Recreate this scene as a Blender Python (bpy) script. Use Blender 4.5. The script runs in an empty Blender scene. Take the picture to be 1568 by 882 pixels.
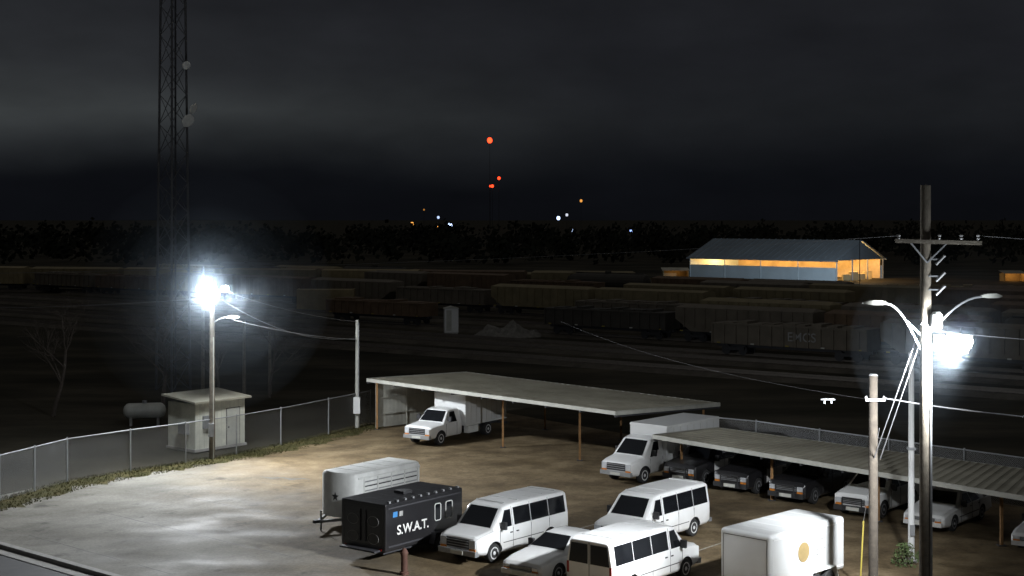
import bpy, math, random, bmesh
from mathutils import Vector, Matrix
random.seed(7)
sc = bpy.context.scene
COL = sc.collection

# ------------------------------------------------------------------ materials
def mat(name, col, rough=0.6, metal=0.0, nscale=3.0, namt=0.25, bump=0.0, col2=None, coat=0.0, spec=0.5, bscale=None):
    m = bpy.data.materials.new(name); m.use_nodes = True
    nt = m.node_tree; b = nt.nodes['Principled BSDF']
    tc = nt.nodes.new('ShaderNodeTexCoord')
    n = nt.nodes.new('ShaderNodeTexNoise'); n.inputs['Scale'].default_value = nscale
    n.inputs['Detail'].default_value = 6; n.inputs['Roughness'].default_value = 0.65
    nt.links.new(tc.outputs['Object'], n.inputs['Vector'])
    r = nt.nodes.new('ShaderNodeValToRGB')
    c2 = col2 if col2 else tuple(c*(1-namt) for c in col)
    r.color_ramp.elements[0].position = 0.32; r.color_ramp.elements[1].position = 0.68
    r.color_ramp.elements[0].color = (*c2, 1); r.color_ramp.elements[1].color = (*col, 1)
    nt.links.new(n.outputs['Fac'], r.inputs['Fac'])
    nt.links.new(r.outputs['Color'], b.inputs['Base Color'])
    b.inputs['Roughness'].default_value = rough; b.inputs['Metallic'].default_value = metal
    b.inputs['Coat Weight'].default_value = coat; b.inputs['Specular IOR Level'].default_value = spec
    if bump:
        n2 = nt.nodes.new('ShaderNodeTexNoise'); n2.inputs['Scale'].default_value = bscale or nscale*6
        n2.inputs['Detail'].default_value = 5
        nt.links.new(tc.outputs['Object'], n2.inputs['Vector'])
        bp = nt.nodes.new('ShaderNodeBump'); bp.inputs['Strength'].default_value = bump; bp.inputs['Distance'].default_value = 0.05
        nt.links.new(n2.outputs['Fac'], bp.inputs['Height']); nt.links.new(bp.outputs['Normal'], b.inputs['Normal'])
    return m

def paint(name, col, dirt=(0.22,0.18,0.13), amt=0.5):
    """car paint with road dirt rising from the sills"""
    m = bpy.data.materials.new(name); m.use_nodes = True
    nt = m.node_tree; b = nt.nodes['Principled BSDF']
    tc = nt.nodes.new('ShaderNodeTexCoord'); sp = nt.nodes.new('ShaderNodeSeparateXYZ')
    nt.links.new(tc.outputs['Object'], sp.inputs[0])
    n = nt.nodes.new('ShaderNodeTexNoise'); n.inputs['Scale'].default_value = 2.2; n.inputs['Detail'].default_value = 7
    nt.links.new(tc.outputs['Object'], n.inputs['Vector'])
    mr = nt.nodes.new('ShaderNodeMapRange'); mr.inputs[1].default_value = 0.3; mr.inputs[2].default_value = 1.1
    mr.inputs[3].default_value = 1.0; mr.inputs[4].default_value = 0.22
    nt.links.new(sp.outputs['Z'], mr.inputs[0])
    mu = nt.nodes.new('ShaderNodeMath'); mu.operation = 'MULTIPLY'
    nt.links.new(mr.outputs[0], mu.inputs[0]); nt.links.new(n.outputs['Fac'], mu.inputs[1])
    mu2 = nt.nodes.new('ShaderNodeMath'); mu2.operation = 'MULTIPLY'; mu2.inputs[1].default_value = amt*1.6
    nt.links.new(mu.outputs[0], mu2.inputs[0])
    mx = nt.nodes.new('ShaderNodeMix'); mx.data_type = 'RGBA'
    mx.inputs[6].default_value = (*col, 1); mx.inputs[7].default_value = (*dirt, 1)
    nt.links.new(mu2.outputs[0], mx.inputs[0]); nt.links.new(mx.outputs[2], b.inputs['Base Color'])
    b.inputs['Roughness'].default_value = 0.35; b.inputs['Coat Weight'].default_value = 0.4; b.inputs['Coat Roughness'].default_value = 0.15
    return m

M = {}
M['white'] = paint('white_paint', (0.76,0.77,0.77))
M['black'] = paint('black_paint', (0.010,0.010,0.012), (0.05,0.045,0.04), 0.3)
M['glass'] = mat('dark_glass', (0.008,0.009,0.011), 0.12, 0, 2, 0.3, spec=0.35)
M['rubber'] = mat('rubber', (0.02,0.02,0.02), 0.85)
M['rim'] = mat('rim_metal', (0.35,0.35,0.36), 0.4, 0.7)
M['rail'] = mat('rail_steel', (0.16,0.14,0.12), 0.6, 0.3)
M['rimw'] = mat('white_rim', (0.6,0.6,0.6), 0.5)
M['trim'] = mat('black_trim', (0.025,0.025,0.027), 0.6)
M['chrome'] = mat('bumper_metal', (0.35,0.36,0.37), 0.4, 0.5)
M['lens'] = mat('headlight_lens', (0.6,0.62,0.65), 0.15, 0.1, spec=0.8)
M['red'] = mat('tail_lamp', (0.30,0.015,0.01), 0.2)
M['amber'] = mat('amber_lamp', (0.6,0.2,0.02), 0.3)
M['seam'] = mat('panel_seam', (0.06,0.06,0.06), 0.8)
M['plate'] = mat('number_plate', (0.55,0.55,0.5), 0.5)
M['boxwhite'] = paint('box_body_white', (0.66,0.67,0.67), (0.3,0.28,0.23), 0.45)
M['trailerwhite'] = paint('toned_down_trailer_white', (0.50,0.51,0.51), (0.24,0.22,0.18), 0.55)  # box white darkened to hold back the strong lamp light on it
M['alu'] = mat('aluminium', (0.72,0.73,0.71), 0.55, 0.0, 1.5, 0.25)
M['steel'] = mat('galvanised_steel', (0.34,0.35,0.36), 0.5, 0.5, 4, 0.25)
M['towersteel'] = mat('tower_steel', (0.10,0.10,0.105), 0.6, 0.3, 1, 0.3)
M['wood'] = mat('pole_wood', (0.18,0.155,0.12), 0.9, 0, 5, 0.45, 0.4)
M['woodd'] = mat('darkened_pole_wood', (0.065,0.053,0.040), 0.95, 0, 5, 0.45, 0.4)  # pole wood darkened to offset the brightness of the nearby lamp
M['rustpost'] = mat('rusty_post', (0.30,0.16,0.06), 0.8, 0, 3, 0.4)
M['rustdark'] = mat('rusty_iron', (0.10,0.045,0.03), 0.8, 0, 3, 0.4)
M['siding'] = mat('metal_siding', (0.50,0.50,0.45), 0.55, 0.1, 1.0, 0.3)
M['roofmetal'] = mat('carport_roof_metal', (0.38,0.36,0.29), 0.6, 0.05, 0.45, 0.3, col2=(0.23,0.215,0.165))
M['shedwall'] = mat('shed_wall', (0.62,0.62,0.53), 0.7, 0, 1.6, 0.3)
M['dark'] = mat('dark_metal', (0.04,0.04,0.045), 0.6)
M['cable'] = mat('cable', (0.25,0.25,0.26), 0.6)
M['gold'] = mat('gold_emblem', (0.26,0.19,0.08), 0.7)
M['greytext'] = mat('grey_lettering', (0.32,0.32,0.31), 0.6)
M['whitetext'] = mat('white_lettering', (0.75,0.75,0.72), 0.5)
M['concrete'] = mat('kerb_concrete', (0.34,0.33,0.31), 0.8, 0, 2.5, 0.35, 0.2)
M['yellow'] = mat('yellow_guard', (0.35,0.28,0.05), 0.6)
M['bark'] = mat('bark', (0.10,0.08,0.065), 0.95, 0, 6, 0.4)
M['porcelain'] = mat('porcelain', (0.30,0.30,0.30), 0.3)
M['bluesign']=mat('blue_sign',(.05,.22,.5),.5)

def emis(name, col, s):
    m = bpy.data.materials.new(name); m.use_nodes = True
    nt = m.node_tree; nt.nodes.clear()
    o = nt.nodes.new('ShaderNodeOutputMaterial'); e = nt.nodes.new('ShaderNodeEmission')
    e.inputs[0].default_value = (*col,1); e.inputs[1].default_value = s
    nt.links.new(e.outputs[0], o.inputs[0]); return m

# ------------------------------------------------------------------ mesh builder
class MB:
    def __init__(s): s.v=[]; s.f=[]; s.m=[]; s.mats=[]
    def mi(s, m):
        if m not in s.mats: s.mats.append(m)
        return s.mats.index(m)
    def add(s, vs, fs, m):
        o=len(s.v); s.v += [Vector(p) for p in vs]; k=s.mi(m)
        for f in fs: s.f.append([i+o for i in f]); s.m.append(k)
    def quad(s,a,b,c,d,m): s.add([a,b,c,d],[(0,1,2,3)],m)
    def box(s,x0,x1,y0,y1,z0,z1,m):
        s.add([(x0,y0,z0),(x1,y0,z0),(x1,y1,z0),(x0,y1,z0),(x0,y0,z1),(x1,y0,z1),(x1,y1,z1),(x0,y1,z1)],
              [(0,3,2,1),(4,5,6,7),(0,1,5,4),(1,2,6,5),(2,3,7,6),(3,0,4,7)],m)
    def beam(s,p,q,w,h,m,up=(0,0,1)):
        p=Vector(p);q=Vector(q);d=(q-p).normalized();u=Vector(up)
        if abs(d.dot(u))>0.98: u=Vector((0,1,0))
        r=d.cross(u).normalized(); u=r.cross(d)
        vs=[]
        for c in (p,q):
            for a,b in ((-1,-1),(1,-1),(1,1),(-1,1)): vs.append(c+r*a*w/2+u*b*h/2)
        s.add(vs,[(0,1,2,3),(7,6,5,4),(0,4,5,1),(1,5,6,2),(2,6,7,3),(3,7,4,0)],m)
    def cyl(s,p,q,r0,r1,m,n=12,caps=True):
        p=Vector(p);q=Vector(q);d=(q-p).normalized();u=Vector((0,0,1))
        if abs(d.dot(u))>0.95: u=Vector((1,0,0))
        r=d.cross(u).normalized(); u=r.cross(d); vs=[]
        for c,R in ((p,r0),(q,r1)):
            for i in range(n):
                a=2*math.pi*i/n; vs.append(c+r*math.cos(a)*R+u*math.sin(a)*R)
        fs=[(i,(i+1)%n,n+(i+1)%n,n+i) for i in range(n)]
        if caps: fs += [tuple(range(n-1,-1,-1)), tuple(range(n,2*n))]
        s.add(vs,fs,m)
    def path(s,pts,r,m,n=6):
        for a,b in zip(pts[:-1],pts[1:]): s.cyl(a,b,r,r,m,n)
    def lathe(s,p,axis,prof,m,n=20):
        p=Vector(p);d=Vector(axis).normalized();u=Vector((0,0,1))
        if abs(d.dot(u))>0.95: u=Vector((1,0,0))
        r=d.cross(u).normalized();u=r.cross(d);vs=[];fs=[]
        for t,R in prof:
            for i in range(n):
                a=2*math.pi*i/n; vs.append(p+d*t+(r*math.cos(a)+u*math.sin(a))*R)
        for k in range(len(prof)-1):
            for i in range(n): fs.append((k*n+i,k*n+(i+1)%n,(k+1)*n+(i+1)%n,(k+1)*n+i))
        fs.append(tuple(range(n-1,-1,-1))); k=len(prof)-1; fs.append(tuple(range(k*n,k*n+n)))
        s.add(vs,fs,m)
    def panel(s,A,B,C,D,off,m,out=None,u0=0,u1=1,v0=0,v1=1):
        A,B,C,D=map(Vector,(A,B,C,D))
        def bl(u,v): return (A*(1-u)+B*u)*(1-v)+(D*(1-u)+C*u)*v
        n=(B-A).cross(D-A).normalized()
        if out is not None and n.dot(Vector(out))<0: n=-n
        P=[bl(u0,v0),bl(u1,v0),bl(u1,v1),bl(u0,v1)]
        s.add([p-n*0.01 for p in P]+[p+n*off for p in P],[(4,5,6,7),(0,1,5,4),(1,2,6,5),(2,3,7,6),(3,0,4,7)],m)
    def obj(s,name,parent=None,smooth=None,bevel=0.0,seg=2):
        me=bpy.data.meshes.new(name); me.from_pydata([tuple(v) for v in s.v],[],s.f)
        for m in s.mats: me.materials.append(m)
        for p,k in zip(me.polygons,s.m): p.material_index=k
        me.update()
        bm=bmesh.new(); bm.from_mesh(me); bmesh.ops.recalc_face_normals(bm,faces=bm.faces); bm.to_mesh(me); bm.free()
        if smooth:
            for p in me.polygons: p.use_smooth=True
            me.set_sharp_from_angle(angle=math.radians(smooth))
        o=bpy.data.objects.new(name,me); COL.objects.link(o)
        if parent: o.parent=parent
        if bevel:
            b=o.modifiers.new('bevel','BEVEL'); b.width=bevel; b.segments=seg; b.limit_method='ANGLE'; b.angle_limit=math.radians(28)
        return o

def empty(name,x=0,y=0,ang=0,z=0,s=1):
    e=bpy.data.objects.new(name,None); COL.objects.link(e); e.empty_display_size=0.5
    e.location=(x,y,z); e.rotation_euler=(0,0,ang); e.scale=(s,s,s); return e

def apply_mods(o):
    dg=bpy.context.evaluated_depsgraph_get(); dg.update()
    me=bpy.data.meshes.new_from_object(o.evaluated_get(dg)); o.modifiers.clear(); o.data=me

def soften(o,ang):
    for p in o.data.polygons: p.use_smooth=True
    o.data.set_sharp_from_angle(angle=math.radians(ang))
    w=o.modifiers.new('weighted','WEIGHTED_NORMAL'); w.keep_sharp=True; w.weight=80

def text(s,size,m,parent,loc,rot,name='lettering'):
    cu=bpy.data.curves.new(name,'FONT'); cu.body=s; cu.size=size; cu.extrude=0.004; cu.align_x='CENTER'; cu.align_y='CENTER'; cu.offset=0.008
    cu.materials.append(m); o=bpy.data.objects.new(name,cu); COL.objects.link(o); o.parent=parent
    o.location=loc; o.rotation_euler=rot; return o

# ------------------------------------------------------------------ vehicles (local x: front=0 -> rear)
def body_loft(st,m,name,parent,arches,arch_r,cx):
    b=MB(); rings=[]
    for (x,zb,zbe,zt,hw,hr) in st:
        h=[(0,zb),(hw*0.92,zb),(hw*0.99,zb+0.10),(hw,(zb+zbe)/2+0.05),(hw*0.985,zbe),(hr,zt-0.06),(hr-0.11,zt),(0,zt+0.015)]
        full=[(y,z) for y,z in h]+[(-y,z) for y,z in h[-2:0:-1]]
        rings.append([(x-cx,y,z) for y,z in full])
    n=len(rings[0]); vs=[p for r in rings for p in r]; fs=[]
    for k in range(len(rings)-1):
        for i in range(n): fs.append((k*n+i,k*n+(i+1)%n,(k+1)*n+(i+1)%n,(k+1)*n+i))
    fs.append(tuple(range(n-1,-1,-1))); k=len(rings)-1; fs.append(tuple(range(k*n,k*n+n)))
    b.add(vs,fs,m); b.mi(M['trim'])
    o=b.obj(name,parent,bevel=0.035,seg=3)
    apply_mods(o)
    cut=MB()
    for ax in arches:
        for sgn in (-1,1):
            cut.cyl((ax-cx,sgn*0.55,arch_r*0.86),(ax-cx,sgn*1.5,arch_r*0.86),arch_r,arch_r,M['trim'],24)
    c=cut.obj('cutter')
    md=o.modifiers.new('arch','BOOLEAN'); md.object=c; md.operation='DIFFERENCE'; md.solver='EXACT'
    try: md.material_mode='TRANSFER'
    except Exception: pass
    bpy.context.view_layer.update()
    c.matrix_world=o.matrix_world.copy()
    apply_mods(o)
    bpy.data.objects.remove(c)
    soften(o,32)
    return o

def wheels(parent,xs,cx,r,track,w,rim,dual=()):
    b=MB()
    for x in xs:
        for s in (-1,1):
            y=s*track
            b.lathe((x-cx,y-s*w,r),(0,s,0),[(0,r*0.8),(0.02,r*0.96),(0.05,r),(w-0.05,r),(w-0.01,r*0.95),(w,r*0.68)],M['rubber'],24)
            b.lathe((x-cx,y-s*0.06,r),(0,s,0),[(0,r*0.64),(0.066,r*0.64),(0.07,r*0.55),(0.045,r*0.46),(0.06,r*0.2),(0.085,r*0.14)],rim,20)
            for k in range(8):
                a=k*math.pi/4
                c=Vector((x-cx+math.cos(a)*r*0.47,y-s*0.005,r+math.sin(a)*r*0.47))
                b.cyl(c,c+Vector((0,s*0.012,0)),0.03,0.03,M['trim'],8)
    return b.obj('wheels',parent,smooth=40)

def side_win(b,hw,hr,zbe,zt,cx,xb0,xb1,xt0,xt1,v0,v1,m=None,off=0.012):
    m=m or M['glass']; top=zt-0.06; hwb=hw*0.985
    for s in (-1,1):
        def P(x,v): return (x-cx, s*(hwb+(hr-hwb)*v), zbe+(top-zbe)*v)
        b.panel(P(xb0,v0),P(xb1,v0),P(xt1,v1),P(xt0,v1),off,m,out=(0,s,0))

def side_panel(b,hw,cx,x0,x1,z0,z1,m,off=0.008,sides=(-1,1)):
    for s in sides:
        y=s*hw
        b.panel((x0-cx,y,z0),(x1-cx,y,z0),(x1-cx,y,z1),(x0-cx,y,z1),off,m,out=(0,s,0))

def xface(b,x,cx,y0,y1,z0,z1,m,out,off=0.012):
    b.panel((x-cx,y0,z0),(x-cx,y1,z0),(x-cx,y1,z1),(x-cx,y0,z1),off,m,out=(out,0,0))

def mirrors(b,cx,x,y,z):
    for s in (-1,1):
        b.box(x-cx-0.06,x-cx+0.06,s*y-0.11+s*0.12,s*y+0.11+s*0.12,z-0.13,z+0.15,M['trim'])
        b.beam((x-cx,s*(y-0.05),z-0.05),(x-cx,s*(y+0.1),z),0.05,0.05,M['trim'])

def front_end(b,cx,hw,z0,z1,xf,bumper='chrome',bz=(0.38,0.58)):
    b.box(xf-cx-0.10,xf-cx+0.14,-hw*1.0,hw*1.0,bz[0],bz[1],M[bumper])
    b.box(xf-cx-0.115,xf-cx-0.10,-0.3,0.3,bz[0]+0.03,bz[1]-0.04,M['plate'])
    g=hw*0.60
    xface(b,xf,cx,-g,g,z0,z1,M['trim'],-1,0.03)
    for k in range(3):
        z=z0+(z1-z0)*(k+0.7)/3.4
        b.box(xf-cx-0.05,xf-cx-0.03,-g*0.96,g*0.96,z,z+0.025,M['chrome'])
    for s in (-1,1):
        xface(b,xf,cx,s*(g+0.02),s*(hw*0.94),z0+0.04,z1,M['lens'],-1,0.035)
        xface(b,xf,cx,s*(g+0.02),s*(hw*0.94),z0-0.06,z0+0.02,M['amber'],-1,0.03)

def passenger_van(x,y,ang,s=.98):
    e=empty('passenger_van',x,y,ang,0,s); L=5.7; cx=L/2
    st=[(0.0,.46,.95,1.04,.90,.83),(0.10,.42,1.05,1.12,.96,.87),(0.5,.36,1.14,1.20,.99,.9),(0.95,.34,1.2,1.27,1.0,.9),
        (1.62,.34,1.22,2.00,1.01,.85),(2.0,.34,1.22,2.1,1.01,.86),(3.8,.34,1.22,2.13,1.01,.86),(5.45,.38,1.22,2.1,1.01,.86),(5.68,.44,1.22,2.03,.98,.83)]
    body_loft(st,M['white'],'body',e,[1.0,4.45],0.44,cx)
    wheels(e,[1.0,4.45],cx,0.37,0.97,0.26,M['rimw'])
    b=MB()
    b.panel((.97-cx,-.80,1.29),(.97-cx,.80,1.29),(1.60-cx,.70,1.97),(1.60-cx,-.70,1.97),0.02,M['glass'],out=(-1,0,.5),u0=.02,u1=.98,v0=.02,v1=.96)
    sw=lambda *a:side_win(b,1.01,.86,1.22,2.1,cx,*a)
    sw(1.34,2.02,1.70,2.02,.05,.82)
    for a,c in ((2.20,3.20),(3.26,4.36),(4.42,5.46)): sw(a,c,a,c,.06,.86)
    for s in (-1,1):
        b.panel((5.68-cx,s*.06,1.25),(5.68-cx,s*.86,1.25),(5.68-cx,s*.76,1.92),(5.68-cx,s*.06,1.92),.014,M['glass'],out=(1,0,0))
        xface(b,5.68,cx,s*.86,s*.95,.85,1.25,M['red'],1)
        xface(b,5.68,cx,s*.0,s*.012,.5,2.0,M['seam'],1,.004)
    b.box(5.66-cx,5.84-cx,-.98,.98,.42,.58,M['chrome'])
    xface(b,5.68,cx,.15,.5,.72,.88,M['plate'],1)
    front_end(b,cx,.93,.64,.98,0.0)
    for xx in (1.30,2.09,3.22,4.39):
        side_panel(b,1.0,cx,xx,xx+.014,.45,1.2,M['seam'],.012)
        if xx>2: side_win(b,1.01,.86,1.22,2.1,cx,xx,xx+.014,xx,xx+.014,0,.95,M['seam'],.006)
    side_panel(b,1.0,cx,1.5,4.0,.68,.71,M['seam'],.015)
    for xx in (1.92,2.3): side_panel(b,1.0,cx,xx,xx+.13,1.0,1.04,M['trim'],.03)
    mirrors(b,cx,1.4,1.0,1.35)
    b.beam((.99-cx,-.5,1.31),(1.22-cx,-.05,1.56),.02,.02,M['trim']); b.beam((.99-cx,.1,1.31),(1.22-cx,.55,1.56),.02,.02,M['trim'])
    for k in range(5): b.box(1.9+k*.8-cx,1.94+k*.8-cx,-.7,.7,2.11,2.135,M['white'])
    b.obj('trim_and_glass',e); return e

def sedan(x,y,ang,name='sedan_car',col='white'):
    e=empty(name,x,y,ang); L=5.2; cx=L/2
    st=[(0,.36,.56,.64,.82,.74),(.1,.27,.68,.75,.90,.82),(.6,.22,.80,.87,.95,.87),(1.45,.22,.90,.97,.97,.86),(2.25,.22,.93,1.41,.97,.68),
        (2.7,.22,.94,1.45,.97,.69),(3.3,.22,.94,1.43,.97,.68),(4.12,.22,.95,1.03,.96,.84),(4.95,.26,.93,1.0,.93,.83),(5.15,.36,.78,.86,.88,.8)]
    body_loft(st,M[col],'body',e,[.98,3.95],0.38,cx)
    wheels(e,[.98,3.95],cx,0.33,0.93,0.23,M['rim'])
    b=MB()
    b.panel((1.5-cx,-.76,1.0),(1.5-cx,.76,1.0),(2.22-cx,.56,1.40),(2.22-cx,-.56,1.40),.02,M['glass'],out=(-1,0,1),v0=.03,v1=.95)
    b.panel((4.08-cx,-.72,1.05),(4.08-cx,.72,1.05),(3.36-cx,.56,1.42),(3.36-cx,-.56,1.42),.02,M['glass'],out=(1,0,1),v0=.03,v1=.95)
    sw=lambda *a:side_win(b,.97,.69,.93,1.44,cx,*a)
    sw(1.82,2.74,2.28,2.74,.06,.88); sw(2.82,3.72,2.82,3.32,.06,.88)
    front_end(b,cx,.82,.50,.64,0.0,'white' if col=='white' else 'trim',(.30,.47))
    for s in (-1,1): xface(b,5.15,cx,s*.5,s*.84,.62,.78,M['red'],1)
    b.box(5.12-cx,5.22-cx,-.86,.86,.36,.54,M[col])
    xface(b,5.15,cx,-.2,.2,.6,.74,M['plate'],1)
    for xx in (1.62,2.78,3.6): side_panel(b,.965,cx,xx,xx+.012,.3,.93,M['seam'],.012)
    side_panel(b,.965,cx,1.45,3.5,.52,.55,M['seam'],.02)
    for xx in (2.55,3.45): side_panel(b,.965,cx,xx,xx+.14,.80,.83,M['trim'],.03)
    mirrors(b,cx,1.85,.86,1.02)
    b.obj('trim_and_glass',e); return e

def suv(x,y,ang,name='police_suv',col='black',doors=True):
    e=empty(name,x,y,ang); L=5.0; cx=L/2
    st=[(0,.42,.82,.92,.84,.76),(.1,.32,.98,1.05,.93,.85),(.8,.28,1.07,1.14,.98,.9),(1.35,.28,1.1,1.18,1.0,.9),(2.0,.28,1.12,1.72,1.0,.77),
        (2.5,.28,1.12,1.8,1.0,.78),(4.4,.28,1.14,1.78,1.0,.77),(4.88,.34,1.12,1.4,.97,.84),(4.97,.42,1.05,1.16,.92,.84)]
    body_loft(st,M[col],'body',e,[.95,3.95],0.43,cx)
    wheels(e,[.95,3.95],cx,0.38,0.96,0.25,M['rim'])
    b=MB()
    b.panel((1.4-cx,-.8,1.2),(1.4-cx,.8,1.2),(1.97-cx,.64,1.70),(1.97-cx,-.64,1.70),.02,M['glass'],out=(-1,0,1),v0=.03,v1=.95)
    b.panel((4.86-cx,-.74,1.42),(4.86-cx,.74,1.42),(4.43-cx,.64,1.76),(4.43-cx,-.64,1.76),.02,M['glass'],out=(1,0,1))
    sw=lambda *a:side_win(b,1.0,.775,1.12,1.78,cx,*a)
    sw(1.72,2.5,2.08,2.5,.06,.88); sw(2.6,3.5,2.6,3.5,.06,.88); sw(3.6,4.5,3.6,4.3,.06,.88)
    front_end(b,cx,.88,.62,.86,0.0,'trim',(.34,.56))
    b.path([(-.14-cx,-.45,.4),(-.14-cx,-.45,.9),(-.14-cx,.45,.9),(-.14-cx,.45,.4)],.03,M['trim'])
    for s in (-1,1): xface(b,4.97,cx,s*.7,s*.9,.85,1.1,M['red'],1)
    if doors:
        side_panel(b,.99,cx,1.62,3.52,.42,1.08,M['white'],.012)
        b.box(2.5-cx,2.75-cx,-.6,.6,1.82,1.92,M['lens'])
        b.box(2.48-cx,2.77-cx,-.2,.2,1.815,1.90,M['trim'])
    for xx in (1.6,2.55,3.54): side_panel(b,.99,cx,xx,xx+.012,.4,1.1,M['seam'],.018)
    mirrors(b,cx,1.8,.92,1.2)
    b.obj('trim_and_glass',e); return e

def rounded_box(name,parent,x0,x1,y0,y1,z0,z1,m,r=.08,seg=3):
    b=MB(); b.box(x0,x1,y0,y1,z0,z1,m); o=b.obj(name,parent,bevel=r,seg=seg); apply_mods(o)
    soften(o,50); return o

def box_truck(x,y,ang,kind):
    """origin = middle of the front bumper"""
    e=empty('box_truck',x,y,ang); cx=0
    if kind=='pickup':
        st=[(0,.5,.98,1.05,.88,.8),(.1,.45,1.05,1.12,.95,.86),(.9,.42,1.12,1.2,.99,.9),(1.25,.4,1.14,1.22,1.0,.9),(1.85,.4,1.16,1.86,1.0,.76),
            (2.2,.4,1.16,1.92,1.0,.77),(2.85,.4,1.16,1.9,1.0,.77),(2.95,.42,1.16,1.82,.98,.75)]
        xb0,xb1,zt=3.1,7.3,2.72; xs=[.95,5.6]; cow,rf,zc,zr=1.28,1.83,1.24,1.84
    else:
        st=[(0.0,.46,.93,1.02,.90,.83),(0.12,.42,1.02,1.09,.95,.86),(0.5,.4,1.12,1.18,.99,.9),(1.0,.4,1.2,1.27,1.0,.9),
            (1.72,.4,1.22,2.02,1.01,.85),(2.1,.4,1.22,2.1,1.01,.86),(2.5,.4,1.22,2.1,1.01,.86),(2.56,.42,1.22,2.08,1.0,.85)]
        xb0,xb1,zt=2.62,7.3,2.62; xs=[1.0,5.4]; cow,rf,zc,zr=1.03,1.70,1.29,1.99
    body_loft(st,M['white'],'cab',e,[xs[0]],.46,cx)
    wheels(e,xs,cx,.39,.98,.28,M['rimw'])
    rounded_box('cargo_box',e,xb0,xb1,-1.13,1.13,.85,zt,M['boxwhite'],.04)
    b=MB()
    b.panel((cow,-.8,zc),(cow,.8,zc),(rf,.66,zr),(rf,-.66,zr),.02,M['glass'],out=(-1,0,.6),v0=.03,v1=.95)
    zz=st[5][3]; hr=st[5][5]
    side_win(b,1.0,hr,1.16,zz,cx,cow+.42,2.45 if kind=='pickup' else 2.2,rf+.15,2.4 if kind=='pickup' else 2.2,.06,.86)
    front_end(b,cx,.92,.66,1.0,0.0,bz=(.42,.62))
    for s in (-1,1):
        b.box(2.9,7.2,s*.45-.05,s*.45+.05,.55,.8,M['dark'])
        b.box(3.4,4.4,s*.95-.16,s*.95+.16,.4,.8,M['alu'])
        b.box(xb0-.005,xb1+.005,s*1.135-.01,s*1.135+.01,.84,.93,M['alu'])
        b.box(xb0,xb1,s*1.135-.012,s*1.135+.012,zt-.12,zt-.04,M['alu'])
        b.cyl((xs[1],s*.6,.39),(xs[1],s*.75,.39),.39,.39,M['rubber'],20)
    for k in range(1,8):
        xx=xb0+(xb1-xb0)*k/8; side_panel(b,1.13,cx,xx,xx+.02,.95,zt-.14,M['siding'],.008)
    xface(b,xb1,cx,-1.0,1.0,1.0,zt-.1,M['siding'],1)
    side_panel(b,.99,cx,1.42,1.434,.5,1.15,M['seam'],.014); side_panel(b,.99,cx,2.44,2.454,.5,1.15,M['seam'],.014)
    mirrors(b,cx,1.6,1.0,1.4)
    b.box(xb1,xb1+.15,-1.1,1.1,.5,.62,M['dark'])
    b.obj('trim_and_glass',e); return e

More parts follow.
